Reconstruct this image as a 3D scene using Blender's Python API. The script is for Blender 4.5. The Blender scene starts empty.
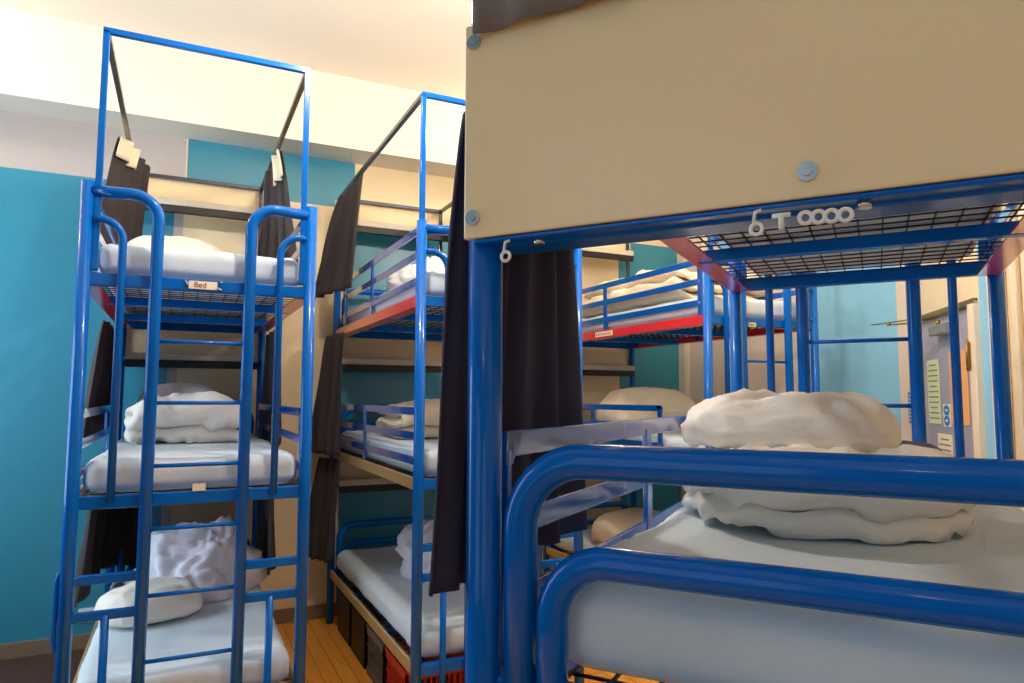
import bpy, bmesh, math, random
from mathutils import Vector, Matrix, noise
PI = math.pi
S = bpy.context.scene
COL = S.collection
random.seed(4)

# ---------------------------------------------------------------- materials
def srgb(r, g, b):
    def f(c):
        c /= 255.0
        return c / 12.92 if c <= 0.04045 else ((c + 0.055) / 1.055) ** 2.4
    return (f(r), f(g), f(b), 1.0)

def new_mat(name):
    m = bpy.data.materials.new(name); m.use_nodes = True
    nt = m.node_tree
    return m, nt, nt.nodes['Principled BSDF'], nt.links

def mat(name, col, rough=0.5, metal=0.0, coat=0.0, var=0.0, vscale=6.0, bump=0.0, bscale=40.0, spec=None):
    m, nt, b, L = new_mat(name)
    b.inputs['Roughness'].default_value = rough
    b.inputs['Metallic'].default_value = metal
    b.inputs['Coat Weight'].default_value = coat
    b.inputs['Coat Roughness'].default_value = 0.06
    if spec is not None: b.inputs['Specular IOR Level'].default_value = spec
    tc = nt.nodes.new('ShaderNodeTexCoord')
    n = nt.nodes.new('ShaderNodeTexNoise'); n.inputs['Scale'].default_value = vscale; n.inputs['Detail'].default_value = 5
    L.new(tc.outputs['Object'], n.inputs['Vector'])
    mx = nt.nodes.new('ShaderNodeMix'); mx.data_type = 'RGBA'
    mx.inputs[6].default_value = tuple(c * (1 - var) for c in col[:3]) + (1,)
    mx.inputs[7].default_value = tuple(min(1, c * (1 + var)) for c in col[:3]) + (1,)
    L.new(n.outputs['Fac'], mx.inputs[0]); L.new(mx.outputs[2], b.inputs['Base Color'])
    if bump > 0:
        n2 = nt.nodes.new('ShaderNodeTexNoise'); n2.inputs['Scale'].default_value = bscale; n2.inputs['Detail'].default_value = 6
        L.new(tc.outputs['Object'], n2.inputs['Vector'])
        bp = nt.nodes.new('ShaderNodeBump'); bp.inputs['Strength'].default_value = bump; bp.inputs['Distance'].default_value = 0.01
        L.new(n2.outputs['Fac'], bp.inputs['Height']); L.new(bp.outputs['Normal'], b.inputs['Normal'])
    return m

M = {}
M['blue'] = mat('blue_gloss_paint', srgb(0, 95, 186), 0.25, coat=0.3, var=0.05, bump=0.05, bscale=25, spec=0.12)
M['bar'] = mat('blue_polished_bar', srgb(0, 84, 176), 0.16, coat=1.0, var=0.05)
M['navy'] = mat('dark_steel', srgb(38, 48, 78), 0.3, metal=0.3, coat=0.5, var=0.1)
M['gun'] = mat('brown_grey_steel', srgb(92, 84, 80), 0.3, metal=0.6, coat=0.4, var=0.1)
M['red'] = mat('red_gloss_paint', srgb(222, 30, 32), 0.3, coat=1.0, var=0.06)
M['tan'] = mat('tan_reflection_paint', srgb(186, 156, 104), 0.35, coat=0.6, var=0.12)  # middle rails of two bunks: reflected cream put into blue paint's colour
M['wire'] = mat('dark_mesh_wire', srgb(40, 38, 52), 0.4, metal=0.4)
M['panel'] = mat('cream_laminate', srgb(244, 218, 170), 0.38, coat=0.25, var=0.03, vscale=3)
M['ledge'] = mat('grey_ledge', srgb(205, 196, 178), 0.4)
M['black'] = mat('black_plastic', srgb(26, 24, 26), 0.5)
M['chrome'] = mat('zinc_bolt', srgb(205, 205, 205), 0.25, metal=0.9, var=0.1)
M['white_pl'] = mat('white_plastic', srgb(238, 236, 230), 0.35, coat=0.3)
M['curtain'] = mat('charcoal_curtain_cloth', srgb(60, 52, 54), 0.85, var=0.15, vscale=30, bump=0.15, bscale=300)
M['curtain_navy'] = mat('navy_curtain_cloth', srgb(44, 40, 62), 0.85, var=0.15, vscale=20, bump=0.15, bscale=300)
M['curtain_grey'] = mat('grey_brown_curtain_cloth', srgb(120, 110, 104), 0.85, var=0.15, vscale=20, bump=0.15, bscale=300)
M['lining'] = mat('cream_lining', srgb(232, 220, 190), 0.8, var=0.05)
M['sheet'] = mat('pale_blue_sheet', srgb(208, 222, 232), 0.75, var=0.04, vscale=3, bump=0.1, bscale=120)
M['linen'] = mat('white_duvet_cotton', srgb(240, 234, 224), 0.8, var=0.04, vscale=4, bump=0.12, bscale=90)
M['linen_cream'] = mat('cream_pillow_cotton', srgb(238, 222, 194), 0.8, var=0.05, vscale=4, bump=0.12, bscale=90)
M['linen_lilac'] = mat('cool_white_cotton', srgb(226, 224, 236), 0.8, var=0.04, vscale=4, bump=0.12, bscale=90)
M['bundle'] = mat('shaded_duvet', srgb(92, 94, 108), 0.9, var=0.1, vscale=20, bump=0.2, bscale=150)  # dark grey puts the shade on a white duvet into the colour
M['cr_black'] = mat('black_crate_plastic', srgb(30, 28, 28), 0.5)
M['cr_grey'] = mat('grey_crate_plastic', srgb(120, 112, 104), 0.5)
M['cr_red'] = mat('red_crate_plastic', srgb(205, 48, 40), 0.45)
M['paper_green'] = mat('pale_green_paper', srgb(205, 216, 176), 0.8)
M['paper_orange'] = mat('orange_paper', srgb(226, 166, 104), 0.8)
M['paper_cream'] = mat('cream_paper', srgb(238, 226, 204), 0.8)
M['ink'] = mat('grey_ink', srgb(120, 130, 110), 0.8)
M['ink_red'] = mat('brown_ink', srgb(150, 80, 60), 0.8)
M['sign_blue'] = mat('sign_blue', srgb(30, 120, 180), 0.4)
M['brass'] = mat('aged_brass', srgb(150, 124, 66), 0.35, metal=0.8, var=0.1)
M['silver'] = mat('closer_silver', srgb(170, 172, 168), 0.35, metal=0.7)
M['door'] = mat('grey_door_paint', srgb(158, 158, 176), 0.45, coat=0.2, var=0.04, vscale=2)
M['frame'] = mat('cream_frame_paint', srgb(240, 222, 194), 0.4, coat=0.3, var=0.02)
M['base'] = mat('grey_brown_skirting', srgb(128, 108, 86), 0.5, var=0.1)
M['ceil'] = mat('cream_ceiling', srgb(246, 234, 216), 0.8, var=0.02, vscale=1.5)
M['beam'] = mat('cream_beam', srgb(246, 238, 222), 0.7, var=0.02, vscale=1.5)
M['plain'] = mat('teal_wall_paint', srgb(30, 120, 160), 0.55, var=0.02, vscale=2)
M['mat'] = mat('dark_brown_slab', srgb(74, 50, 40), 0.8, var=0.3, vscale=12, bump=0.3, bscale=80)
M['label_y'] = mat('yellow_label', srgb(226, 214, 140), 0.6)
M['label_w'] = mat('cream_label', srgb(240, 226, 200), 0.6)

TEAL = srgb(46, 138, 166); CREAM = srgb(236, 214, 172); CREAM_SHADED = srgb(186, 178, 176); TEAL_LIT = srgb(132, 194, 226)  # pale blue is the teal paint with stronger light put into its colour

def math_node(nt, op, a, b=None):
    n = nt.nodes.new('ShaderNodeMath'); n.operation = op
    for i, v in enumerate((a, b)):
        if v is None: continue
        if isinstance(v, (int, float)): n.inputs[i].default_value = v
        else: nt.links.new(v, n.inputs[i])
    return n.outputs[0]

def mixc(nt, fac, a, b):
    n = nt.nodes.new('ShaderNodeMix'); n.data_type = 'RGBA'
    nt.links.new(fac, n.inputs[0])
    for i, v in ((6, a), (7, b)):
        if isinstance(v, tuple): n.inputs[i].default_value = v
        else: nt.links.new(v, n.inputs[i])
    return n.outputs[2]

def wall_paint(name, fn, rough=0.35):
    m, nt, b, L = new_mat(name)
    g = nt.nodes.new('ShaderNodeTexCoord')
    sp = nt.nodes.new('ShaderNodeSeparateXYZ'); L.new(g.outputs['Object'], sp.inputs[0])
    c = fn(nt, sp.outputs)
    n = nt.nodes.new('ShaderNodeTexNoise'); n.inputs['Scale'].default_value = 2.0; n.inputs['Detail'].default_value = 6
    L.new(g.outputs['Object'], n.inputs['Vector'])
    v = math_node(nt, 'MULTIPLY_ADD', n.outputs['Fac'], 0.16); v.node.inputs[2].default_value = 0.92
    mm = nt.nodes.new('ShaderNodeVectorMath'); mm.operation = 'SCALE'
    L.new(c, mm.inputs[0]); L.new(v, mm.inputs['Scale'])
    L.new(mm.outputs[0], b.inputs['Base Color'])
    n2 = nt.nodes.new('ShaderNodeTexNoise'); n2.inputs['Scale'].default_value = 14
    L.new(g.outputs['Object'], n2.inputs['Vector'])
    bp = nt.nodes.new('ShaderNodeBump'); bp.inputs['Strength'].default_value = 0.1; bp.inputs['Distance'].default_value = 0.02
    L.new(n2.outputs['Fac'], bp.inputs['Height']); L.new(bp.outputs['Normal'], b.inputs['Normal'])
    b.inputs['Roughness'].default_value = rough
    b.inputs['Coat Weight'].default_value = 0.2; b.inputs['Coat Roughness'].default_value = 0.25
    return m

def back_fn(nt, o):
    up = math_node(nt, 'GREATER_THAN', o[2], 3.115)
    xs = math_node(nt, 'SUBTRACT', o[0], math_node(nt, 'MULTIPLY', math_node(nt, 'MAXIMUM', math_node(nt, 'SUBTRACT', o[0], 2.3), 0.0), .125))
    k = math_node(nt, 'FLOOR', math_node(nt, 'DIVIDE', math_node(nt, 'SUBTRACT', math_node(nt, 'ADD', xs, 0.09), math_node(nt, 'MULTIPLY', up, .07)), 1.2))
    par = math_node(nt, 'ABSOLUTE', math_node(nt, 'MODULO', math_node(nt, 'ABSOLUTE', k), 2.0))    # 1 = teal below
    flip = math_node(nt, 'ABSOLUTE', math_node(nt, 'SUBTRACT', par, up))
    far = math_node(nt, 'GREATER_THAN', o[0], -0.03)
    lightc = mixc(nt, far, CREAM_SHADED, CREAM)  # upper left cream panel: the beam's shade put into its grey
    return mixc(nt, flip, lightc, TEAL)
def right_fn(nt, o):
    a = math_node(nt, 'LESS_THAN', o[1], 3.78)
    b = math_node(nt, 'GREATER_THAN', o[1], 3.06)
    return mixc(nt, math_node(nt, 'MULTIPLY', a, b), srgb(212, 200, 186), TEAL_LIT)
def obl_fn(nt, o):
    a = math_node(nt, 'GREATER_THAN', o[0], 1.18)
    b = math_node(nt, 'LESS_THAN', o[0], 1.3)
    return mixc(nt, math_node(nt, 'MULTIPLY', a, b), CREAM, TEAL_LIT)
M['back'] = wall_paint('back_wall_paint', back_fn)
M['rightw'] = wall_paint('right_wall_paint', right_fn)
M['oblw'] = wall_paint('door_wall_paint', obl_fn)

def floor_surface():
    m, nt, b, L = new_mat('honey_wood_boards')
    tc = nt.nodes.new('ShaderNodeTexCoord'); mp = nt.nodes.new('ShaderNodeMapping')
    mp.inputs['Rotation'].default_value = (0, 0, PI / 2)
    L.new(tc.outputs['Object'], mp.inputs[0])
    br = nt.nodes.new('ShaderNodeTexBrick')
    br.inputs['Scale'].default_value = 1.0; br.inputs['Brick Width'].default_value = 0.9; br.inputs['Row Height'].default_value = 0.09
    br.inputs['Mortar Size'].default_value = 0.002; br.inputs['Mortar'].default_value = srgb(120, 76, 30)
    br.inputs['Color1'].default_value = srgb(248, 178, 76); br.inputs['Color2'].default_value = srgb(234, 154, 54)
    L.new(mp.outputs[0], br.inputs['Vector'])
    mp2 = nt.nodes.new('ShaderNodeMapping'); mp2.inputs['Scale'].default_value = (30, 2, 1); L.new(tc.outputs['Object'], mp2.inputs[0])
    n = nt.nodes.new('ShaderNodeTexNoise'); n.inputs['Scale'].default_value = 1.5; n.inputs['Detail'].default_value = 6; L.new(mp2.outputs[0], n.inputs['Vector'])
    v = math_node(nt, 'MULTIPLY_ADD', n.outputs['Fac'], 0.5); v.node.inputs[2].default_value = 0.75
    mm = nt.nodes.new('ShaderNodeVectorMath'); mm.operation = 'SCALE'
    L.new(br.outputs['Color'], mm.inputs[0]); L.new(v, mm.inputs['Scale']); L.new(mm.outputs[0], b.inputs['Base Color'])
    b.inputs['Roughness'].default_value = 0.35
    return m
M['floor'] = floor_surface()
def lamp_mat():
    m, nt, b, L = new_mat('lamp_diffuser')
    b.inputs['Emission Color'].default_value = (1, 0.86, 0.66, 1); b.inputs['Emission Strength'].default_value = 6
    return m
M['lamp'] = lamp_mat()
def glass_mat():
    m, nt, b, L = new_mat('window_glass')
    b.inputs['Transmission Weight'].default_value = 1; b.inputs['Roughness'].default_value = 0.02; b.inputs['IOR'].default_value = 1.05
    return m
M['glass'] = glass_mat()

# ---------------------------------------------------------------- mesh helpers
class MB:
    def __init__(s): s.v = []; s.f = []; s.sm = []
    def add(s, vs, fs, smooth=False):
        o = len(s.v); s.v += [tuple(v) for v in vs]; s.f += [tuple(i + o for i in f) for f in fs]; s.sm += [smooth] * len(fs)
    def box(s, x0, x1, y0, y1, z0, z1, bev=0.0, R=None):
        if bev > 0:
            b = bmesh.new(); bmesh.ops.create_cube(b, size=1)
            for v in b.verts: v.co = Vector(((x0 + x1) / 2 + v.co.x * (x1 - x0), (y0 + y1) / 2 + v.co.y * (y1 - y0), (z0 + z1) / 2 + v.co.z * (z1 - z0)))
            bmesh.ops.bevel(b, geom=list(b.edges), offset=bev, segments=2, affect='EDGES', profile=0.5)
            b.verts.index_update()
            vs = [v.co.copy() for v in b.verts]; fs = [[v.index for v in f.verts] for f in b.faces]; b.free()
        else:
            vs = [Vector(p) for p in ((x0, y0, z0), (x1, y0, z0), (x1, y1, z0), (x0, y1, z0), (x0, y0, z1), (x1, y0, z1), (x1, y1, z1), (x0, y1, z1))]
            fs = [(3, 2, 1, 0), (4, 5, 6, 7), (0, 1, 5, 4), (1, 2, 6, 5), (2, 3, 7, 6), (3, 0, 4, 7)]
        if R: vs = [R @ v for v in vs]
        s.add(vs, fs)
        return s
    def tube(s, pts, r, n=16, cap=True):
        pts = [Vector(p) for p in pts]; rings = []
        t0 = (pts[1] - pts[0]).normalized()
        up = Vector((0, 0, 1)) if abs(t0.z) < 0.9 else Vector((0, 1, 0))
        a = t0.cross(up).normalized(); vs = []
        for i, p in enumerate(pts):
            if i == 0: t = t0
            elif i == len(pts) - 1: t = (pts[-1] - pts[-2]).normalized()
            else: t = ((pts[i + 1] - p).normalized() + (p - pts[i - 1]).normalized()).normalized()
            a = (a - t * a.dot(t)).normalized(); b = t.cross(a)
            for k in range(n):
                q = 2 * PI * k / n; vs.append(p + (a * math.cos(q) + b * math.sin(q)) * r)
        fs = []
        for i in range(len(pts) - 1):
            for k in range(n):
                fs.append((i * n + k, i * n + (k + 1) % n, (i + 1) * n + (k + 1) % n, (i + 1) * n + k))
        s.add(vs, fs, True)
        if cap:
            o = len(s.v) - len(vs)
            s.f.append(tuple(o + k for k in reversed(range(n)))); s.sm.append(False)
            s.f.append(tuple(o + (len(pts) - 1) * n + k for k in range(n))); s.sm.append(False)
        return s
    def torus(s, c, R, r, ax=(0, 1, 0), n=20, k=8):
        ax = Vector(ax).normalized(); u = ax.orthogonal().normalized(); w = ax.cross(u); vs = []; fs = []
        for i in range(n):
            q = 2 * PI * i / n; d = u * math.cos(q) + w * math.sin(q)
            for j in range(k):
                p = 2 * PI * j / k; vs.append(Vector(c) + d * (R + r * math.cos(p)) + ax * r * math.sin(p))
        for i in range(n):
            for j in range(k):
                fs.append((i * k + j, ((i + 1) % n) * k + j, ((i + 1) % n) * k + (j + 1) % k, i * k + (j + 1) % k))
        s.add(vs, fs, True); return s
    def build(s, name, m, parent=None, loc=None, rot=None):
        me = bpy.data.meshes.new(name); me.from_pydata(s.v, [], s.f)
        bm = bmesh.new(); bm.from_mesh(me); bmesh.ops.recalc_face_normals(bm, faces=bm.faces); bm.to_mesh(me); bm.free()
        me.polygons.foreach_set('use_smooth', s.sm if len(s.sm) == len(me.polygons) else [False] * len(me.polygons))
        me.materials.append(m); o = bpy.data.objects.new(name, me); COL.objects.link(o)
        if parent: o.parent = parent
        if loc: o.location = loc
        if rot is not None: o.rotation_euler = (0, 0, rot)
        return o

def arc(c, r, a0, a1, u, w, n=8):
    c = Vector(c); u = Vector(u); w = Vector(w)
    return [c + (u * math.cos(a0 + (a1 - a0) * i / n) + w * math.sin(a0 + (a1 - a0) * i / n)) * r for i in range(n + 1)]

def tag(o, label=None, cat=None, group=None, kind=None):
    if label: o['label'] = label
    if cat: o['category'] = cat
    if group: o['group'] = group
    if kind: o['kind'] = kind
    return o
def empty(name, loc, rz=0, label=None, cat=None, group=None):
    o = bpy.data.objects.new(name, None); COL.objects.link(o); o.location = loc; o.rotation_euler = (0, 0, rz); o.empty_display_size = 0.1
    return tag(o, label, cat, group)
def struct(o): o['kind'] = 'structure'; return o

# ---------------------------------------------------------------- room
XL, XR, YB, YF, H = -2.3, 4.38, 5.35, -2.3, 4.03
P0 = Vector((4.38, 3.0)); U = Vector((-0.636, -0.772)).normalized(); OB = math.atan2(U.y, U.x)
sEnd = (P0.y - YF) / -U.y
XO = P0.x + U.x * sEnd
fl = MB(); T = 0.12
poly = [(XL - .2, YF - .2), (XO + .2, YF - .2), (XR + .2, P0.y - .1), (XR + .2, YB + .2), (XL - .2, YB + .2)]
def slab(poly, z0, z1):
    m = MB(); n = len(poly)
    m.add([(x, y, z0) for x, y in poly] + [(x, y, z1) for x, y in poly],
          [tuple(reversed(range(n))), tuple(range(n, 2 * n))] + [(i, (i + 1) % n, n + (i + 1) % n, n + i) for i in range(n)])
    return m
struct(slab(poly, -0.1, 0).build('floor', M['floor']))
struct(slab(poly, H, H + 0.1).build('ceiling', M['ceil']))
struct(MB().box(XL - T, XR + T, YB, YB + T, 0, H).build('wall_back', M['back']))
struct(MB().box(XR, XR + T, P0.y, YB, 0, H).build('wall_right', M['rightw']))
ow = MB()                                                        # wall with the doorway, local x runs towards the viewer
ow.box(0, 0.26, 0, T, 0, H); ow.box(1.10, sEnd, 0, T, 0, H); ow.box(0.26, 1.10, 0, T, 2.12, H)
owo = struct(ow.build('wall_door', M['oblw'], None, (P0.x, P0.y, 0), OB)); owo.name = 'wall_diagonal'
# left wall and rear wall, both with tall windows
def windowed(x0, x1, holes, along):   # holes: (a0,a1,z0,z1)
    m = MB(); a = x0
    def bx(a0, a1, z0, z1):
        if along == 'x': m.box(a0, a1, YF - T, YF, z0, z1)
        else: m.box(XL - T, XL, a0, a1, z0, z1)
    for h0, h1, z0, z1 in holes:
        bx(a, h0, 0, H); bx(h0, h1, 0, z0); bx(h0, h1, z1, H); a = h1
    bx(a, x1, 0, H); return m
LH = [(-1.2, 0.4, 0.9, 3.2), (2.9, 4.5, 0.9, 3.2)]
struct(windowed(YF, YB, LH, 'y').build('wall_left', M['plain']))
FH = [(-1.9, -0.3, 0.9, 3.2)]
struct(windowed(XL, XO, FH, 'x').build('wall_front', M['plain']))
def window(i, along, a0, a1, z0, z1):
    loc = (XL - T / 2, (a0 + a1) / 2, (z0 + z1) / 2) if along == 'y' else ((a0 + a1) / 2, YF - T / 2, (z0 + z1) / 2)
    e = empty('window_%d' % i, loc, PI / 2 if along == 'y' else 0); struct(e)
    w = (a1 - a0) / 2; h = (z1 - z0) / 2; f = MB()
    for s_ in (-1, 1): f.box(s_ * w - .03, s_ * w + .03, -.04, .04, -h, h)
    for z in (-h, 0, h): f.box(-w, w, -.035, .035, z - .025, z + .025)
    f.box(-.02, .02, -.03, .03, -h, h)
    struct(f.build('window_frame', M['frame'], e))
    struct(MB().box(-w, w, -.004, .004, -h, h).build('window_pane', M['glass'], e))
    li = bpy.data.lights.new('daylight', 'AREA'); li.shape = 'RECTANGLE'; li.size = a1 - a0; li.size_y = z1 - z0
    lo = bpy.data.objects.new('daylight', li); COL.objects.link(lo)
    if along == 'y': lo.location = (XL + .02, (a0 + a1) / 2, (z0 + z1) / 2); lo.rotation_euler = (PI / 2, 0, -PI / 2)
    else: lo.location = ((a0 + a1) / 2, YF + .02, (z0 + z1) / 2); lo.rotation_euler = (PI / 2, 0, 0); 
    return li, lo
WL = []
for i, hh in enumerate(LH): WL.append(window(i + 1, 'y', *hh))
WL.append(window(3, 'x', *FH[0]))
for li, lo in WL:
    li.color = (0.74, 0.88, 1.0)
WL[0][0].energy = 4; WL[1][0].energy = 70; WL[2][0].energy = 2
for li, lo in WL[:2]: lo.rotation_euler = (PI / 2, 0, -PI / 2)
WL[2][1].rotation_euler = (-PI / 2, 0, 0); WL[2][1].rotation_euler = (PI / 2, 0, 0)

struct(MB().box(XL, XR, 5.03, YB, 3.485, H).build('trim_1', M['beam']))         # boxed beam along the back wall
struct(MB().box(XL, XR, YB - .018, YB, 0, 0.1, 0.004).build('baseboard_back', M['base']))
struct(MB().box(XR - .018, XR, P0.y + .02, YB, 0, 0.1, 0.004).build('baseboard_right', M['base']))
sk = MB(); sk.box(1.2, sEnd, -.018, 0, 0, .1); struct(sk.build('baseboard_diagonal', M['base'], None, (P0.x, P0.y, 0), OB))
# narrow cream cover strips on the right wall and beside the door
m = MB()
for y in (5.22, 4.95): m.box(XR - .012, XR, y - .03, y + .03, .1, 3.4, .003)
struct(m.build('trim_2', M['frame']))
m = MB()
for x in (1.36, 1.46, 1.6, 1.72): m.box(x - .03, x + .03, -.025, 0, .1, 3.4, .008)
struct(m.build('trim_3', M['frame'], None, (P0.x, P0.y, 0), OB))

# door_1: in the diagonal wall
d = empty('door_1', (P0.x, P0.y, 0), OB); struct(d)
f = MB(); f.box(.17, .26, -.03, T, 0, 2.14, .004); f.box(1.10, 1.18, -.03, T, 0, 2.14, .004)
struct(f.build('door_frame', M['frame'], d))
struct(MB().box(.17, 1.18, -.03, -.005, 2.12, 2.15, .003).build('door_stop', M['brass'], d))
struct(MB().box(.262, 1.098, 0.0, .045, .01, 2.115, .003).build('door_leaf', M['door'], d))
cl = MB(); cl.box(.62, .86, -.062, -.001, 2.0, 2.06, .008)
struct(cl.build('door_closer', M['silver'], d))
# scissor arm of the closer: spindle -> elbow out in the room -> shoe on the frame head
am = MB()
am.tube([(.70, -.035, 2.06), (.70, -.035, 2.085)], .012)
am.box(-.01, .30, -.008, .008, -.004, .004, 0, Matrix.Translation((.70, -.035, 2.085)) @ Matrix.Rotation(PI + .75, 4, 'Z'))
ex, ey = .70 - .29 * math.cos(.75), -.035 - .29 * math.sin(.75)
ang = math.atan2(-.03 - ey, .66 - ex); ln = math.hypot(-.03 - ey, .66 - ex)
ang2 = math.atan2(-.03 - ey, .95 - ex); ln2 = math.hypot(-.03 - ey, .95 - ex)
am.box(-.15, ln2, -.007, .007, -.003, .003, 0, Matrix.Translation((ex, ey, 2.10)) @ Matrix.Rotation(ang2, 4, 'Z'))
am.tube([(ex, ey, 2.08), (ex, ey, 2.105)], .01)
struct(am.build('closer_arm', M['brass'], d))
hg = MB(); hg.box(1.09, 1.13, -.04, -.031, 1.79, 1.93, .004); hg.tube([(1.10, -.035, 1.78), (1.10, -.035, 1.94)], .009)
struct(hg.build('door_hinge', M['brass'], d))
hd = MB(); hd.box(.31, .36, -.012, -.001, .95, 1.15, .003); hd.tube([(.335, -.012, 1.05), (.335, -.06, 1.05), (.45, -.06, 1.05)], .009)
struct(hd.build('door_handle', M['silver'], d))

def notice(name, x0, x1, z0, z1, m, label, rows, inkm, y=0.0, cat='notice'):
    e = empty(name, (P0.x + U.x * (x0 + x1) / 2, P0.y + U.y * (x0 + x1) / 2, z0), OB, label, cat)
    w = (x1 - x0) / 2; h = z1 - z0
    MB().box(-w, w, y - .0045, y - .0015, 0, h).build('sheet', m, e)
    if rows:
        k = MB()
        for i in range(rows):
            z = h * (1 - (i + 1.0) / (rows + 1)); ww = w * (.82 if i % 4 else .55)
            k.box(-ww, ww, y - .0058, y - .0046, z - h / rows * .11, z + h / rows * .11)
        k.build('printed_lines', inkm, e)
    return e, w, h
notice('wall_notice', .385, .585, 1.49, 1.87, M['paper_green'], 'tall pale green printed notice on the grey door', 11, M['ink'])
notice('wall_notice', .745, 1.0, 1.497, 1.90, M['paper_orange'], 'plain orange sheet of paper on the grey door', 0, M['ink'])
notice('wall_notice', .52, .74, 1.28, 1.435, M['paper_cream'], 'wide cream printed note low on the grey door', 4, M['ink'])
notice('wall_notice', -.005, .10, 1.475, 1.68, M['sign_blue'], 'small blue notice with pale lines on the door post', 8, M['paper_cream'])
e, w, h = notice('safety_sign', .625, .735, 1.478, 1.607, M['white_pl'], 'small white sign with two blue discs on the grey door', 0, M['ink'], cat='sign')
for z in (h * .73, h * .27):
    dd = MB(); c = [(w * .42 * math.cos(t * PI / 12), -.0055, z + .029 * math.sin(t * PI / 12)) for t in range(24)]
    c = [(w * .8 * math.cos(t * PI / 12), -.0062, z + .029 * math.sin(t * PI / 12)) for t in range(24)]
    dd.add(c + [(x, -.0046, zz) for x, _, zz in c], [tuple(range(24)), tuple(reversed(range(24, 48)))] + [(i, (i + 1) % 24, 24 + (i + 1) % 24, 24 + i) for i in range(24)])
    disc = dd.build('blue_disc', M['sign_blue'], e)
    MB().box(-w * .35, w * .35, -.0072, -.0063, z - .006, z + .006).build('white_bar', M['white_pl'], disc)

# mains socket on the back wall and added dark brown slab over the boards
e = empty('wall_socket', (-.50, YB, .17), 0, 'small white mains socket low on the teal wall', 'socket')
MB().box(-.045, .045, -.012, 0, 0, .09, .003).build('faceplate', M['white_pl'], e)
MB().box(-.012, .012, -.016, -.0121, .03, .05).build('switch', M['ledge'], e)
o = MB().box(-2.2, -.46, 2.2, 5.33, .0, .008, .002).build('floor_surface', M['mat']); tag(o, 'dark brown area of floor below the teal wall', 'mat')

# ceiling lamps: shallow globes on short stems, the three nearer ones added as fill
for (x, y, z, en, lab) in ((-1.75, 4.55, 3.86, 27, 'globe lamp on the ceiling by the teal wall'), (2.75, 4.55, 3.86, 34, 'globe lamp on the ceiling above the far beds'),
                           (.6, 2.5, 3.45, 84, 'added fill globe over the aisle between the two ladder bunks'), (2.3, 2.5, 3.55, 86, 'added fill globe above the door end'),
                           (-.9, -.9, 3.55, 6, 'added fill globe out of view behind the near bunk')):
    e = empty('ceiling_lamp', (x, y, H), 0, lab, 'lamp')
    MB().tube([(0, 0, 0), (0, 0, -.02)], .06, 24).build('ceiling_rose', M['white_pl'], e)
    MB().tube([(0, 0, -.02), (0, 0, z - H + .02)], .008, 10).build('stem', M['chrome'], e)
    g = MB(); pr = [(math.cos(-PI / 2 + PI * k / 10) * .075, math.sin(-PI / 2 + PI * k / 10) * .075) for k in range(11)]
    vs = [(max(r, .001) * math.cos(2 * PI * q / 20), max(r, .001) * math.sin(2 * PI * q / 20), z - H - .05 + h) for r, h in pr for q in range(20)]
    g.add(vs, [(k * 20 + q, k * 20 + (q + 1) % 20, (k + 1) * 20 + (q + 1) % 20, (k + 1) * 20 + q) for k in range(10) for q in range(20)], True)
    lm = M['lamp'].copy(); pb = lm.node_tree.nodes['Principled BSDF']
    pb.inputs['Emission Color'].default_value = (1, .84, .66, 1) if y > 4 else (1, .89, .77, 1)
    pb.inputs['Emission Strength'].default_value = en / (4 * PI * PI * .075 ** 2)
    g.build('lamp_globe', lm, e)

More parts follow.
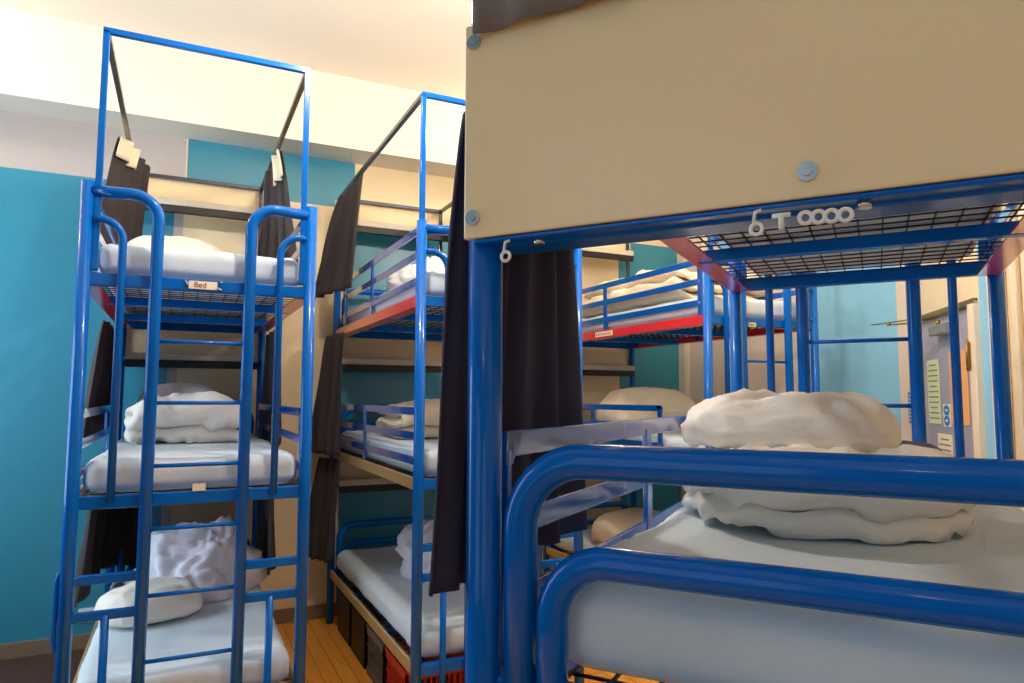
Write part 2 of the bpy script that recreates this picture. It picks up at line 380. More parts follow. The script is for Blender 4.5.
# ---------------------------------------------------------------- bunk beds
TZ = (0.36, 1.22, 2.107)            # frame height of the three tiers
RR = 0.026                          # post radius
def stile_path(x, side, z_top, r, y, xpost, z0=0.0):
    # up from the floor, bends outwards and meets the post
    p = [Vector((x, y, z0)), Vector((x, y, z_top - r))]
    p += arc((x + side * r, y, z_top - r), r, 0, PI / 2, (-side, 0, 0), (0, 0, 1), 8)[1:]
    p.append(Vector((xpost - side * .015, 0, z_top)))
    return p
def bunk(label, loc, rz, W, L, guards, rail2, near=False, can=(.036, .036, 2.14)):
    e = empty('triple_bunk_bed', loc, rz, label, 'bunk bed', None)
    for x in (0, W):
        for y in (0, L):
            m = MB().tube([(x, y, 0), (x, y, 2.50)], RR); m.build('post', M['blue'], e)
    # ladder end
    for s_, x in ((-1, .257), (1, W - .257)):
        MB().tube(stile_path(x, s_, 2.462, .10, -.022, 0 if s_ < 0 else W), .024).build('ladder_stile', M['blue'], e)
    for s_, x in ((-1, .132), (1, W - .132)):
        MB().tube(stile_path(x, s_, 2.35, .085, -.016, 0 if s_ < 0 else W, TZ[1]), .0155, 12).build('ladder_hoop', M['blue'], e)
        b = MB(); xa, xb = (0, .257) if s_ < 0 else (W - .257, W)
        for z in (.925, .786): b.box(xa, xb, -.012, .012, z - .018, z + .018, .004)
        b.tube([(x, 0, .786), (x, 0, 0)], .0155, 12)
        b.build('entry_bars', M['blue'], e)
    for z in (1.863, 1.611, 1.357, 1.106, .845, .59, .335):
        MB().tube([(.257, -.022, z), (W - .257, -.022, z)], .0085, 10).build('rung', M['blue'], e)
    for t, z in enumerate(TZ):
        MB().box(0, W, -.004, .034, z - .026, z + .026, .005).build('end_rail', M['blue'], e)
        MB().box(0, W, L - .034, L + .004, z - .026, z + .026, .005).build('end_rail', M['blue'], e)
        rm = M['red'] if t == 2 else (rail2 if t == 1 else M['tan'])
        for x, s_ in ((0, 1), (W, -1)):
            r = MB(); a = (x - .012, x + .004) if s_ > 0 else (x - .004, x + .012)
            r.box(a[0], a[1], .02, L - .02, z - .028, z + .030, .003)
            a = (x, x + .06) if s_ > 0 else (x - .06, x)
            r.box(a[0], a[1], .03, L - .03, z - .028, z - .022)
            r.build('side_rail', rm, e)
        for y in ((.72, 1.36) if near else (.62, 1.36)): MB().box(.01, W - .01, y - .02, y + .02, z - .03, z + .008, .003).build('cross_beam', M['blue'], e)
        w = MB(); zz = z + .018; y = .05
        while y < L - .04: w.box(.02, W - .02, y - .0022, y + .0022, zz - .0022, zz + .0022); y += .07
        x = .05
        while x < W - .03: w.box(x - .0022, x + .0022, .03, L - .03, zz + .0022, zz + .0066); x += .062
        w.build('wire_mesh', M['wire'], e)
        # head end: two nested hoops
        for inset, dz, r in ((.058, .332, .0245), (.106, .198, .0225)):
            zt = z + dz; R_ = .10 if inset < .1 else .085; yy = L - (0.004 if inset < .1 else .006)
            p = [Vector((inset, yy, z)), Vector((inset, yy, zt - R_))] + arc((inset + R_, yy, zt - R_), R_, 0, PI / 2, (-1, 0, 0), (0, 0, 1))[1:]
            p += arc((W - inset - R_, yy, zt - R_), R_, PI / 2, 0, (1, 0, 0), (0, 0, 1)) + [Vector((W - inset, yy, z))]
            MB().tube(p, r).build('head_hoop', M['blue'], e)
    # guard rails: flat bars with end plates
    for side, tier, y0, y1 in guards:
        x = 0 if side == 0 else W; g = MB(); z = TZ[tier]; xi = x + (.012 if side == 0 else -.012)
        for k, dz in enumerate((.348, .226, .105) if tier == 1 else (.365, .24, .11)):
            g.box(xi - .005, xi + .005, y0 + .03 if k == 0 else y0, y1, z + dz - .02, z + dz + .02, .002)
        zt = z + (.348 if tier == 1 else .365)
        pa = arc((xi, y0 + .03, zt - .01), .03, PI / 2, PI, (0, 1, 0), (0, 0, 1), 6)
        for i in range(len(pa) - 1):
            q = pa[i]; q2 = pa[i + 1]
            g.box(xi - .005, xi + .005, min(q.y, q2.y) - .003, max(q.y, q2.y) + .02, min(q.z, q2.z) - .02, max(q.z, q2.z))
        if near and tier == 1:
            pa = arc((xi, y1 - .03, zt - .01), .03, 0, PI / 2, (0, 1, 0), (0, 0, 1), 6)
            for i in range(len(pa) - 1):
                q = pa[i]; q2 = pa[i + 1]
                g.box(xi - .005, xi + .005, min(q.y, q2.y) - .02, max(q.y, q2.y) + .003, min(q.z, q2.z) - .02, max(q.z, q2.z))
            g.box(xi - .006, xi + .006, y1 - .014, y1, z, zt - .01, .002)
        for yy in ((y0, 1.30) if near and tier == 1 else (y0, y1 - .04, y0 + (y1 - y0) * .55)): g.box(xi - .0075, xi + .0045, yy, yy + .04, z - .01, zt - .005, .002)
        go = g.build('guard_rail', M['bar'], e)
        xo = xi + (-.0075 if side == 0 else .0045)
        for yy in (y0 + .02, y1 - .02):
            for dz in (.24, .11):
                sx = -1 if side == 0 else 1
                if not (near and tier == 1 and yy > 1.5): MB().tube([(xo, yy, z + dz), (xo + sx * .005, yy, z + dz)], .007, 10).build('bolt', M['chrome'], go)
    # head panels, the steel beam under each and a ledge
    levels = ((1.871, 2.198), (2.93, 3.135)) if near else ((.985, 1.30), (1.878, 2.198), (2.93, 3.135))
    for zb, zt in levels:
        p = MB().box(-.028, W + .017, L + .027, L + .037, zb, zt, .003).build('head_panel', M['panel'], e)
        for x in (0, W / 2, W):
            for z in (zb + .03, zt - .03):
                MB().tube([(x, L + .037, z), (x, L + .041, z)], .0115, 16).tube([(x, L + .0405, z), (x, L + .044, z)], .006, 6).build('bolt', M['chrome'], p)
        b = MB().box(0, W, L - .05, L + .008, zb - .012, zb + .02, .004)
        b.box(0, W, L + .004, L + .036, zb - .008, zb - .002, .002)
        bo = b.build('panel_beam', M['blue'], e)
        for x in (.395, .805): MB().tube([(x, L + .020, zb - .008), (x, L + .020, zb - .016)], .008, 12).build('bolt', M['chrome'], bo)
        if not near:
            MB().box(.03, W - .03, L - .085, L - .052, zb + .0, zb + .045, .004).build('ledge', M['ledge'], e)
            MB().box(.03, W - .03, L - .085, L - .052, zb - .05, zb - .002, .004).build('ledge_front', M['black'], e)
    # canopy frame of thin square tube
    h = .0125; zc = 3.14; c0, c1, cz = can[0], W - can[1], can[2]
    for x in (c0, c1):
        MB().box(x - h, x + h, -h, h, cz, zc, .003).build('canopy_post', M['blue'], e)
        MB().box(x - h, x + h, L - h, L + h, cz, zc, .003).build('canopy_post', M['navy'], e)
        MB().box(x - h, x + h, h, L - h, zc - h, zc + h, .003).build('canopy_side_bar', M['gun'], e)
    MB().box(c0 - h, c1 + h, -h, h, zc - h, zc + h, .003).build('canopy_end_bar', M['blue'], e)
    MB().box(c0 - h, c1 + h, L - h, L + h, zc - h, zc + h, .003).build('canopy_end_bar', M['navy'], e)
    return e

A = bunk('triple bunk nearest the plain teal wall, seen ladder end on', (-.367, 3.18, 0), 0, .876, 2.02,
         [(0, 2, .05, 1.95), (1, 2, .05, 1.95), (0, 1, .05, 1.95), (1, 1, .05, 1.95)], M['tan'])
B = bunk('middle triple bunk with crates stored underneath it', (1.035, 3.18, 0), 0, .885, 2.02,
         [(0, 2, .05, 1.75), (1, 2, .05, 1.95), (0, 1, .05, 1.95)], M['tan'], can=(0, .07, 2.45))
Cb = bunk('farthest triple bunk, red rail, beside the lighter teal wall', (2.824, 3.18, 0), 0, .896, 2.02,
          [(0, 2, .05, 1.95), (1, 2, .05, 1.95), (0, 1, .46, 1.95)], M['blue'])
RD = math.atan2(.593, -.805) + 0   # local y = (-.805,-.593)
# local y axis = (-sin, cos) = (-.805,-.593)
RD = math.atan2(.805, -.593)
XDv = Vector((.593, -.805)); YDv = Vector((.805, .593))
def dfr(x, y, z=0):                 # point given across / along the near bunk, seen from the camera's floor point
    p = XDv * x + YDv * y; return Vector((p.x, p.y, z))
WD, LD, FD = .904, 2.085, 2.97
D = bunk('big near triple bunk with cream head panel and black curtain', tuple(dfr(.389, FD)), RD, WD, LD,
         [(1, 1, .62, LD - .04), (0, 1, .62, LD - .04), (1, 2, .05, LD - .06), (0, 2, .05, LD - .06)], M['blue'], near=True)

# name plates and stickers on the beds
def plate(parent, name, loc, w, h, m, axis, word=None, inkm=None, lines=0, label=None):
    if axis == 'y': o = MB().box(-w / 2, w / 2, -.002, 0, -h / 2, h / 2).build(name, m, parent, loc)
    else: o = MB().box(-.002, 0, -w / 2, w / 2, -h / 2, h / 2).build(name, m, parent, loc)
    if label: o['label'] = label
    if word:
        cu = bpy.data.curves.new('lettering', 'FONT'); cu.body = word; cu.size = h * .95; cu.align_x = 'CENTER'; cu.align_y = 'CENTER'; cu.extrude = .0006
        t = bpy.data.objects.new('tmp', cu); COL.objects.link(t)
        dg = bpy.context.evaluated_depsgraph_get(); me = bpy.data.meshes.new_from_object(t.evaluated_get(dg))
        bpy.data.objects.remove(t); me.materials.clear(); me.materials.append(inkm)
        q = bpy.data.objects.new('lettering', me); COL.objects.link(q); q.parent = o; q.rotation_euler = (PI / 2, 0, 0); q.location = (-w * .1, -.0028, 0)
    if lines:
        k = MB()
        for i in range(9):
            yy = -w * .4 + i * w * .1
            k.box(-.0028, -.0021, yy, yy + w * .05, -h * .2, h * .2)
        k.build('lettering', inkm, o)
    return o
plate(A, 'name_plate', (.435, -.006, 2.108), .11, .034, M['label_w'], 'y', 'Bed', M['ink_red'], label='small cream name plate')
clp = MB(); clp.tube([(.365, -.006, 2.125), (.378, -.01, 2.105)], .004, 8); clp.tube([(.49, -.01, 2.1), (.512, -.006, 2.09)], .004, 8); clp.tube([(.50, -.006, 2.125), (.512, -.006, 2.125)], .004, 8)
clp.build('plate_clips', M['chrome'], A)
plate(Cb, 'name_plate', (.352, -.006, 2.09), .06, .028, M['label_y'], 'y', 'Bed', M['ink_red'], label='small yellow name plate')
plate(A, 'name_plate', (.45, -.006, 1.262), .05, .03, M['label_w'], 'y')
plate(Cb, 'rail_sticker', (-.0125, 1.10, 2.108), .23, .034, M['label_w'], 'x', None, M['ink_red'], 1, label='long cream sticker on the red rail')
# small handle bracket on the wall side of bunk A's near post
hp = arc((-.03, 0, .94), .02, PI / 2, PI, (1, 0, 0), (0, 0, 1), 6)
MB().tube([Vector((-.02, 0, .96))] + [Vector((-.027, 0, .958)), Vector((-.034, 0, .93)), Vector((-.035, 0, .70)), Vector((-.028, 0, .675)), Vector((-.02, 0, .67))], .009, 10).build('side_handle', M['blue'], A)

# ---------------------------------------------------------------- soft goods
def fold_noise(p, sc, seed, amp, ridge=.6):
    q = Vector((p.x * sc[0] + seed * 7.3, p.y * sc[1] - seed * 3.1, p.z * sc[2] + seed * 1.7))
    q = q + noise.noise_vector(q * .8) * .55
    a = noise.noise(q); b = 1 - abs(noise.noise(q * 1.3)) * 3.0; b2 = 1 - abs(noise.noise(q * 2.7 + Vector((5, 2, 9)))) * 3.0
    return amp * (a * .9 + b * ridge * .75 + b2 * .28)
def grid_obj(name, rows, closed_u, m, loc, rz, caps=True, smooth=True):
    me = MB(); n = len(rows[0]); vs = [p for r in rows for p in r]; fs = []
    for i in range(len(rows) - 1):
        for k in range(n if closed_u else n - 1):
            fs.append((i * n + k, i * n + (k + 1) % n, (i + 1) * n + (k + 1) % n, (i + 1) * n + k))
    me.add(vs, fs, smooth)
    if caps:
        me.f.append(tuple(reversed(range(n)))); me.sm.append(smooth)
        me.f.append(tuple(range((len(rows) - 1) * n, len(rows) * n))); me.sm.append(smooth)
    return me.build(name, m, None, loc, rz)
def pillow(name, loc, rz, sx, sy, sz, seed, m, label, cat='pillow', group=None, wr=.012, flat=.35, tilt=0, nu=72, nv=44, sc=(7, 7, 7)):
    rows = []
    for i in range(nv + 1):
        ph = -PI / 2 + PI * i / nv; cp = math.copysign(abs(math.cos(ph)) ** .55, math.cos(ph)) if abs(math.cos(ph)) > 1e-6 else 0.001
        sp_ = math.copysign(abs(math.sin(ph)) ** .9, math.sin(ph)); row = []
        for k in range(nu):
            th = 2 * PI * k / nu; c, s_ = math.cos(th), math.sin(th)
            ex = .62
            x = math.copysign(abs(c) ** ex, c) * cp; y = math.copysign(abs(s_) ** ex, s_) * cp
            z = sp_ * (1 if sp_ > 0 else flat)
            # pinched corners
            th_ = 1 - .28 * min(1, (x * x * y * y) * 1.2)
            p = Vector((x * sx / 2, y * sy / 2, (z * th_ + flat) / (1 + flat) * sz))
            d_ = fold_noise(p, sc, seed, wr * (1 if z > -.2 else .15))
            nrm = Vector((x / sx, y / sy, sp_ / sz)).normalized() if (x or y or sp_) else Vector((0, 0, 1))
            p = p + nrm * d_; p.z = max(p.z, 0.001)
            p.z += tilt * p.y
            row.append(p)
        rows.append(row)
    o = grid_obj(name, rows, True, m, loc, rz)
    return tag(o, label, cat, group)
def folded(name, loc, rz, w, dp, t, n, seed, m, label, cat='duvet', group=None, wr=.012, plan=None):
    cen = []
    for i in range(n):
        ys = [-dp / 2 + t / 2 + (dp - t) * j / 14 for j in range(15)]
        if i % 2: ys.reverse()
        cen += [(y, t * (i + .5)) for y in ys]
        if i < n - 1:
            s_ = 1 if i % 2 == 0 else -1; yc = s_ * (dp / 2 - t / 2)
            cen += [(yc + s_ * math.sin(a) * t / 2 * 1.1, t * (i + 1) - math.cos(a) * t / 2) for a in (PI / 4, PI / 2, 3 * PI / 4)]
    def ring(k):
        out = []; N = len(cen); hh = t / 2 * k
        L_ = []; R_ = []
        for i, (y, z) in enumerate(cen):
            a = cen[max(0, i - 1)]; b = cen[min(N - 1, i + 1)]
            dy, dz = b[0] - a[0], b[1] - a[1]; l = math.hypot(dy, dz) or 1
            L_.append((y - dz / l * hh, z + dy / l * hh)); R_.append((y + dz / l * hh, z - dy / l * hh))
        e0 = cen[-1]; e1 = cen[0]
        s_ = 1 if n % 2 else -1
        return L_ + [(e0[0] + s_ * hh * .8, e0[1])] + list(reversed(R_)) + [(e1[0] - hh * .8, e1[1])]
    rows = []; nx = 46
    for i in range(nx + 1):
        u = -1 + 2 * i / nx; k = max(.06, (1 - abs(u) ** 9)) ** .5 * .97
        row = []
        for y, z in ring(k):
            s_ = 1 if plan is None else plan(u)
            zz = z * (1 - .25 * abs(u) ** 4)
            p = Vector((u * w / 2 * (1 - .05 * noise.noise(Vector((y * 5 + seed, z * 9, seed)))), y * s_, zz))
            d_ = noise.noise_vector(Vector((p.x * 5 + seed * 3, p.y * 5, p.z * 7))) * wr * 1.6
            d2 = fold_noise(p, (9, 9, 9), seed, wr * .8)
            p += d_ + Vector((0, d2 * .4, d2)); p.z = max(p.z, .001)
            row.append(p)
        rows.append(row)
    return tag(grid_obj(name, rows, True, m, loc, rz), label, cat, group)
def crumple(name, loc, rz, sx, sy, sz, seed, m, label, cat='duvet', group=None, wr=.035, peak=(0, 0)):
    rows = []; nv, nu = 60, 96
    for i in range(nv + 1):
        ph = -PI / 2 + PI * i / nv; row = []
        for k in range(nu):
            th = 2 * PI * k / nu
            n_ = Vector((math.cos(th) * math.cos(ph), math.sin(th) * math.cos(ph), math.sin(ph)))
            q = n_ * 1.35 + Vector((seed * 3.7, seed, 0)); q = q + noise.noise_vector(q) * .7
            f_ = 1 + .26 * noise.noise(q) + .12 * (1 - 2 * abs(noise.noise(q * 2.3))) + .07 * (1 - 2 * abs(noise.noise(q * 5)))
            p = Vector((n_.x * sx / 2 * f_, n_.y * sy / 2 * f_, max(0, n_.z + .35) / 1.35 * sz * f_))
            p.x += peak[0] * p.z; p.y += peak[1] * p.z
            p += noise.noise_vector(Vector((p.x * 8 + seed, p.y * 8, p.z * 6))) * wr * .35
            p.z = max(p.z, .001); row.append(p)
        rows.append(row)
    return tag(grid_obj(name, rows, True, m, loc, rz), label, cat, group)
def mattress(parent_loc, rz, W, L, tier, seed, label, group=None, m=None, zt=.135, inset=.065):
    # rounded box with a loose fitted sheet
    sx, sy, sz = W - inset, L - .085, zt; r = .05
    b = bmesh.new(); bmesh.ops.create_cube(b, size=1)
    bmesh.ops.subdivide_edges(b, edges=[e for e in b.edges if abs((e.verts[0].co - e.verts[1].co).y) > .5], cuts=60, use_grid_fill=True)
    bmesh.ops.subdivide_edges(b, edges=[e for e in b.edges if abs((e.verts[0].co - e.verts[1].co).x) > .5], cuts=30, use_grid_fill=True)
    bmesh.ops.subdivide_edges(b, edges=[e for e in b.edges if abs((e.verts[0].co - e.verts[1].co).z) > .5], cuts=10, use_grid_fill=True)
    for v in b.verts:
        p = Vector((v.co.x * sx, v.co.y * sy, v.co.z * sz))
        c = Vector((max(-sx / 2 + r, min(sx / 2 - r, p.x)), max(-sy / 2 + r, min(sy / 2 - r, p.y)), max(-sz / 2 + r, min(sz / 2 - r, p.z))))
        dlt = p - c
        if dlt.length > 1e-6:
            n_ = dlt.normalized(); p = c + n_ * r
        else: n_ = Vector((0, 0, 1 if p.z > 0 else -1))
        edge = min(1, max(abs(p.x) / (sx / 2), abs(p.y) / (sy / 2)) ** 6)
        corner = (abs(p.x) / (sx / 2) * abs(p.y) / (sy / 2)) ** 5
        amp = .003 + .005 * edge + .010 * corner
        if p.z < -sz * .35: amp *= .2
        a = noise.noise(Vector((p.x * 5 + seed, p.y * 4, p.z * 3))); cth = 1 - 2 * abs(noise.noise(Vector((p.x * 16 + seed * 2, p.y * 16, p.z * 4))))
        p = p + n_ * amp * (a + cth * .7)
        v.co = p
    me = bpy.data.meshes.new('mattress'); b.to_mesh(me); b.free()
    me.polygons.foreach_set('use_smooth', [True] * len(me.polygons)); me.materials.append(m or M['sheet'])
    o = bpy.data.objects.new('mattress', me); COL.objects.link(o)
    R = Matrix.Rotation(rz, 4, 'Z'); o.location = Vector(parent_loc) + R @ Vector((W / 2, L / 2 - .002, TZ[tier] + .027 + sz / 2)); o.rotation_euler = (0, 0, rz)
    return tag(o, label, 'mattress', group)
beds = [((-.367, 3.18, 0), 0, .876, 2.02, 'the bunk nearest the plain teal wall'), ((1.035, 3.18, 0), 0, .885, 2.02, 'the middle bunk with crates'),
        ((2.824, 3.18, 0), 0, .896, 2.02, 'the farthest bunk'), (tuple(dfr(.389, FD)), RD, WD, LD, 'the big near bunk')]
tn = ('bottom', 'middle', 'top')
for i, (lc, rz, W_, L_, nm) in enumerate(beds):
    for t in range(3):
        mattress(lc, rz, W_, L_, t, i * 5 + t * 1.7 + 2, 'pale blue sheeted mattress on the %s tier of %s' % (tn[t], nm), None, inset=.15 if i == 3 else .065)
MT = [z + .027 + .135 + .003 for z in TZ]

# bedding, bunk A
pillow('pillow', (-.06, 4.55, MT[2]), .1, .62, .62, .30, 1, M['linen'], 'plump white pillow on the top tier against the teal wall')
folded('folded_duvet', (.02, 4.30, MT[1]), .12, .56, .46, .080, 3, 4, M['linen'], 'rolled white duvet on the middle tier of the ladder bunk', wr=.030)
pillow('pillow', (.0, 4.86, MT[1]), .0, .52, .36, .33, 8, M['linen_lilac'], 'white pillow propped behind the rolled duvet, middle tier')
crumple('crumpled_duvet', (.14, 4.42, MT[0]), .3, .60, .50, .34, 3, M['linen_lilac'], 'tall crumpled white duvet on the lowest bed beside the teal wall', peak=(.0, .1))
pillow('pillow', (-.10, 4.0, MT[0]), .35, .46, .34, .17, 12, M['linen'], 'soft white pillow in front of the tall crumpled duvet')
# bunk B
crumple('crumpled_duvet', (1.52, 4.15, MT[2]), .1, .6, .7, .22, 7, M['linen'], 'loose white duvet on the top tier of the middle bunk')
folded('folded_duvet', (1.50, 4.20, MT[1]), 0, .66, .55, .075, 3, 9, M['linen_cream'], 'cream folded duvet on the middle tier above the crates')
crumple('crumpled_duvet', (1.58, 4.2, MT[0]), .4, .58, .55, .30, 11, M['linen_lilac'], 'bundled cool white duvet on the bed just above the crates')
# bunk C
folded('folded_duvet', (3.28, 4.15, MT[2]), PI / 2, 1.30, .74, .085, 3, 14, M['linen_cream'], 'long cream folded duvet on the top tier above the red rail', wr=.02)
pillow('pillow', (3.36, 4.50, MT[1]), .05, .80, .55, .33, 15, M['linen_cream'], 'large cream pillow on the middle tier of the farthest bunk')
pillow('pillow', (3.20, 4.45, MT[0]), .1, .66, .50, .24, 17, M['linen_cream'], 'cream pillow on the lowest tier of the farthest bunk')
# bunk D
RDp = math.atan2(XDv.y, XDv.x)
folded('folded_duvet', tuple(dfr(-.125, 1.66, MT[1])), RDp + .05, .57, .68, .047, 3, 21, M['linen'], 'thin folded white duvet under the big pillow of the near bunk', wr=.027, plan=lambda u: max(.25, 1 - abs(u) ** 2.6 * .75))
pillow('pillow', tuple(dfr(-.212, 1.97, MT[1] + .118)), RDp + .02, .50, .46, .140, 23, M['linen'], 'big white pillow on top of the folded duvet, near bunk', wr=.024, sc=(9, 9, 9))
pillow('shaded_duvet', tuple(dfr(.035, 2.42, MT[1])), RDp, .30, .26, .125, 27, M['bundle'], 'rounded end of duvet, shade painted in dark grey, behind the big white pillow', 'bundle', wr=.006)

# ---------------------------------------------------------------- curtains
def curtain(label, top, bot, zt, zb, folds, amp, m=None, loc_fn=None, lining=None, group=None, seed=1, flare=1.0):
    """top/bot: polylines [(x,y)...] sampled evenly; pleats run downwards."""
    def samp(poly, u):
        n = len(poly) - 1; a = min(int(u * n), n - 1); f_ = u * n - a
        p = Vector(poly[a]).lerp(Vector(poly[a + 1]), f_); tdir = (Vector(poly[a + 1]) - Vector(poly[a])).normalized()
        return p, Vector((-tdir.y, tdir.x))
    NU, NV = folds * 12, 26; rows = []
    for j in range(NV + 1):
        v = j / NV; row = []
        for i in range(NU + 1):
            u = i / NU; a, na = samp(top, u); b, nb_ = samp(bot, u)
            vv = v ** .8; p = a.lerp(b, vv); n_ = na.lerp(nb_, v).normalized()
            ph = u * folds * 2 * PI + .8 * noise.noise(Vector((u * 5 + seed, v * 1.2, seed)))
            am_ = amp * (.55 + .45 * v) * (1 + .5 * noise.noise(Vector((u * 3, v * 2, seed + 4))))
            dd = math.sin(ph) * am_ + .35 * am_ * math.sin(1.6 * ph + seed + 2 * v)
            q = p + n_ * dd
            ztop = zt(u) if callable(zt) else zt; zbt = zb(u) if callable(zb) else zb
            z = ztop + (zbt - ztop) * v
            row.append(Vector((q.x, q.y, z)))
        rows.append(row)
    o = grid_obj('curtain', rows, False, m or M['curtain'], None, None, caps=False)
    sm = o.modifiers.new('thickness', 'SOLIDIFY'); sm.thickness = .004
    tag(o, label, 'curtain', group)
    if lining:
        u0, u1, v1 = lining; rr = []
        for j in range(0, int(NV * v1) + 1):
            rr.append([rows[j][i] + Vector(lin_off) for i in range(int(NU * u0), int(NU * u1) + 1)])
        l = grid_obj('lining_flap', rr, False, M['lining'], None, None, caps=False); l.parent = o
        s2 = l.modifiers.new('thickness', 'SOLIDIFY'); s2.thickness = .003
    return o
lin_off = (.022, -.012, .004)
# bunk A, wall-side and aisle-side, three tiers
xa, xb = -.395, .54
curtain('short charcoal curtain with cream lining, top tier, teal-wall side', [(-.37, 4.42), (-.30, 4.7), (-.24, 4.98)], [(-.46, 4.38), (-.38, 4.7), (-.29, 4.98)], 3.12, 2.50, 4, .028, seed=1, lining=(.0, .5, .22))
lin_off = (-.022, -.012, .004)
curtain('short charcoal curtain with cream lining, top tier, side facing the middle bunk', [(.50, 4.25), (.49, 4.5), (.46, 4.85)], [(.60, 4.22), (.52, 4.5), (.42, 4.85)], 3.12, 2.42, 4, .028, seed=2, lining=(.0, .5, .25))
curtain('dark curtain at the middle tier on the teal-wall side', [(xa, 4.4), (xa, 4.8), (xa, 5.12)], [(xa - .07, 4.3), (xa - .06, 4.7), (xa - .02, 5.12)], 2.06, 1.40, 4, .028, seed=3)
curtain('dark curtain at the middle tier facing the middle bunk, behind the ladder', [(xb - .01, 4.35), (xb - .01, 4.7), (xb - .01, 5.12)], [(xb + .0, 4.35), (xb + .02, 4.7), (xb + .0, 5.12)], 2.06, 1.34, 4, .028, seed=4)
curtain('dark curtain at the lowest tier on the teal-wall side', [(xa, 4.3), (xa, 4.8), (xa + .0, 5.14), (xa + .2, 5.16)], [(xa - .04, 4.25), (xa - .04, 4.7), (xa - .02, 5.14), (xa + .22, 5.16)], 1.17, .55, 4, .028, seed=5)
curtain('dark curtain at the lowest tier facing the middle bunk, behind the ladder', [(xb - .02, 4.3), (xb - .02, 4.7), (xb - .02, 5.1)], [(xb - .02, 4.3), (xb - .0, 4.7), (xb - .02, 5.1)], 1.17, .60, 4, .028, seed=6)
# bunk B, aisle side
xc = 1.005
curtain('charcoal curtain hanging off the top rail of the middle bunk', [(xc + .04, 4.46), (xc + .03, 4.8), (xc + .03, 5.2)], [(xc - .03, 4.42), (xc - .13, 4.8), (xc - .17, 5.15)], 3.12, 2.34, 4, .028, seed=7)
curtain('charcoal curtain between the top and middle tiers of the middle bunk', [(xc, 4.75), (xc - .03, 4.95), (xc - .05, 5.18)], [(xc - .02, 4.75), (xc - .10, 4.95), (xc - .17, 5.18)], 2.08, 1.24, 4, .028, seed=8)
curtain('charcoal curtain between the middle and lowest tiers of the middle bunk', [(xc, 4.78), (xc - .05, 5.0), (xc - .08, 5.18)], [(xc - .03, 4.9), (xc - .10, 5.05), (xc - .17, 5.18)], 1.20, .50, 4, .028, seed=9)
curtain('dark curtain at the far side of the middle bunk, top tier', [(1.93, 4.6), (1.94, 4.9), (1.93, 5.15)], [(1.96, 4.55), (1.98, 4.9), (1.95, 5.15)], 3.12, 2.40, 4, .028, seed=10)
# bunk D, bunched at the corner nearest the camera
def dl(x, y): p = dfr(x, y); return (p.x, p.y)
curtain('long navy black curtain bunched at the near post of the big bunk',
        [dl(-.556, .885), dl(-.56, 1.05), dl(-.562, 1.30)], [dl(-.577, .845), dl(-.572, 1.0), dl(-.56, 1.38)], 2.085, lambda u: 1.352 + .015 * u, 6, .014, M['curtain_navy'], seed=12)

curtain('grey brown curtain standing just above the near bunk cream head panel', [dl(-.508, .834), dl(0, .834), dl(.37, .834)], [dl(-.508, .834), dl(0, .834), dl(.37, .834)], 3.12, 2.172, 9, .004, M['curtain_grey'], seed=15)
# white curtain gliders on the near bunk's beam
def ring_at(x, z, kind, label):
    e = MB(); c = dfr(x, .838, z)
    if kind == 'ring': e.torus((0, 0, 0), .0066, .0024, (0, 1, .15))
    elif kind == 'hook': e.torus((0, 0, -.004), .0066, .0024, (0, 1, 0)); e.tube([(-.003, 0, .003), (-.001, 0, .016), (.006, 0, .018)], .0022, 8)
    else: e.tube([(-.010, 0, .008), (.010, 0, .008)], .003, 8); e.tube([(0, 0, .008), (0, 0, -.008)], .0035, 8)
    o = e.build('curtain_ring', M['white_pl'], None, tuple(c), RDp)
    return tag(o, label, 'curtain ring', 'white curtain gliders on the near beam' )

K = .972
ring_at(-.4686 * K, 1.841, 'hook', 'single white curtain glider where the black curtain hangs')
ring_at(-.123 * K, 1.842, 'hook', 'leftmost loose white curtain glider of the row, open hook shape')
ring_at(-.0945 * K, 1.843, 'tee', 'white T shaped curtain glider in the row on the near beam')
for x, z, l in ((-.0679, 1.845, 'first of the four round white gliders beside the T shaped one'), (-.0539, 1.8445, 'second of the four round white gliders beside the T shaped one'),
                (-.0401, 1.844, 'third of the four round white gliders beside the T shaped one'), (-.0255, 1.8435, 'last of the four round white gliders beside the T shaped one')):
    ring_at(x * K, z, 'ring', l)

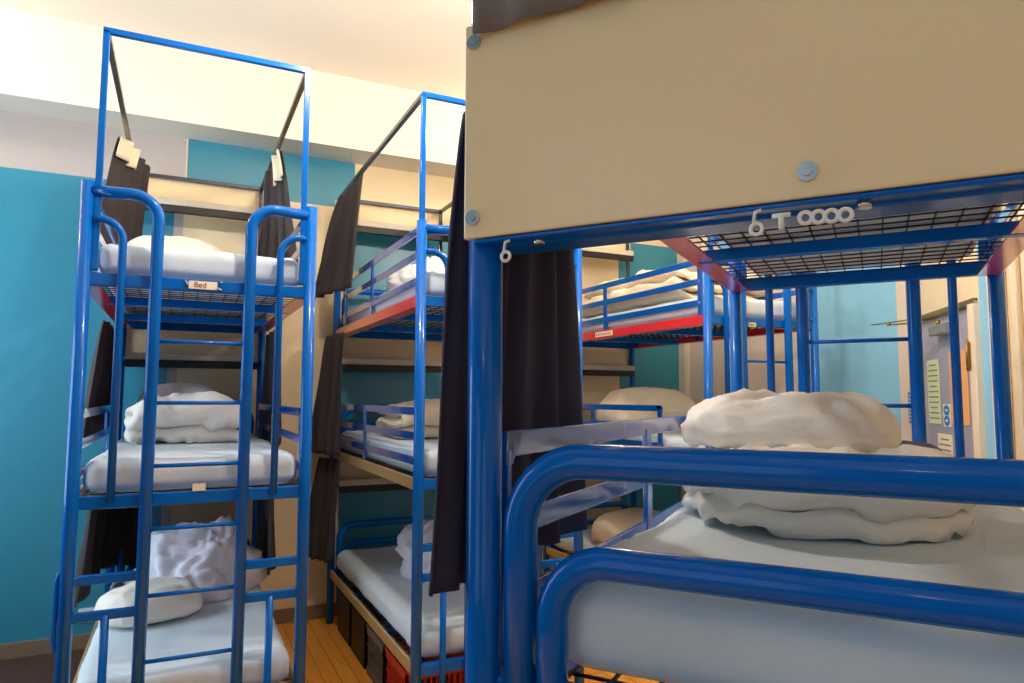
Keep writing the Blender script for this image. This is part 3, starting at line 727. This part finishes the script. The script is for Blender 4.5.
# ---------------------------------------------------------------- crates under the middle bunk
def crate(x, y, m, label, lattice=True, h=.275, w=.36, dp=.37):
    e = empty('storage_crate', (x, y, 0), 0, label, 'crate', None)
    b = MB(); t = .008
    b.box(0, w, 0, dp, .004, .014)
    for (x0, x1, y0, y1) in ((0, w, 0, t), (0, w, dp - t, dp), (0, t, 0, dp), (w - t, w, 0, dp)):
        b.box(x0, x1, y0, y1, 0, .045); b.box(x0 - .002, x1 + .002, y0 - .002, y1 + .002, h - .045, h)
        if lattice:
            lx = x1 - x0 > .1; n_ = 11
            for i in range(n_ + 1):
                a = i / n_
                if lx: b.box(x0 + (x1 - x0 - .008) * a, x0 + (x1 - x0 - .008) * a + .008, y0, y1, .04, h - .04)
                else: b.box(x0, x1, y0 + (y1 - y0 - .008) * a, y0 + (y1 - y0 - .008) * a + .008, .04, h - .04)
            for z in (.105, .165): b.box(x0, x1, y0, y1, z, z + .007)
        else: b.box(x0, x1, y0, y1, .04, h - .04)
    b.build('crate_body', m, e)
    r = MB()
    for (x0, x1, y0, y1) in ((-.006, w + .006, -.006, .004), (-.006, w + .006, dp - .004, dp + .006), (-.006, .004, 0, dp), (w - .004, w + .006, 0, dp)):
        r.box(x0, x1, y0, y1, h - .012, h + .004, .002)
    r.build('rim', m, e)
    return e
crate(1.06, 4.66, M['cr_black'], 'closed black crate nearest the back wall under the middle bunk', False)
crate(1.06, 4.25, M['cr_black'], 'closed black crate next to the grey lattice crate', False)
crate(1.06, 3.83, M['cr_grey'], 'grey lattice crate between the black and red crates')
crate(1.06, 3.41, M['cr_red'], 'red lattice crate at the aisle side below the middle bunk')
crate(1.47, 3.24, M['cr_red'], 'red lattice crate deeper in under the ladder end of the middle bunk')

# ---------------------------------------------------------------- light and camera
w = bpy.data.worlds.new('World'); S.world = w; w.use_nodes = True
w.node_tree.nodes['Background'].inputs[0].default_value = (.75, .86, 1, 1); w.node_tree.nodes['Background'].inputs[1].default_value = 1.2
cd = bpy.data.cameras.new('Camera'); cam = bpy.data.objects.new('Camera', cd); COL.objects.link(cam); S.camera = cam
cd.sensor_width = 36; cd.lens = 687.17 * 36 / 1024; cd.clip_start = .02
cam.matrix_world = Matrix.Translation((0, 0, 1.64)) @ Matrix.Rotation(-.4477, 4, 'Z') @ Matrix.Rotation(PI / 2 + .08046, 4, 'X') @ Matrix.Rotation(.003256, 4, 'Z')
S.view_settings.view_transform = 'Standard'; S.view_settings.look = 'None'; S.view_settings.exposure = 0.0; S.view_settings.gamma = 1; S.view_settings.use_curve_mapping = False
S.cycles.max_bounces = 10; S.cycles.diffuse_bounces = 6; S.cycles.glossy_bounces = 5; S.cycles.sample_clamp_indirect = 6
S.cycles.use_denoising = True
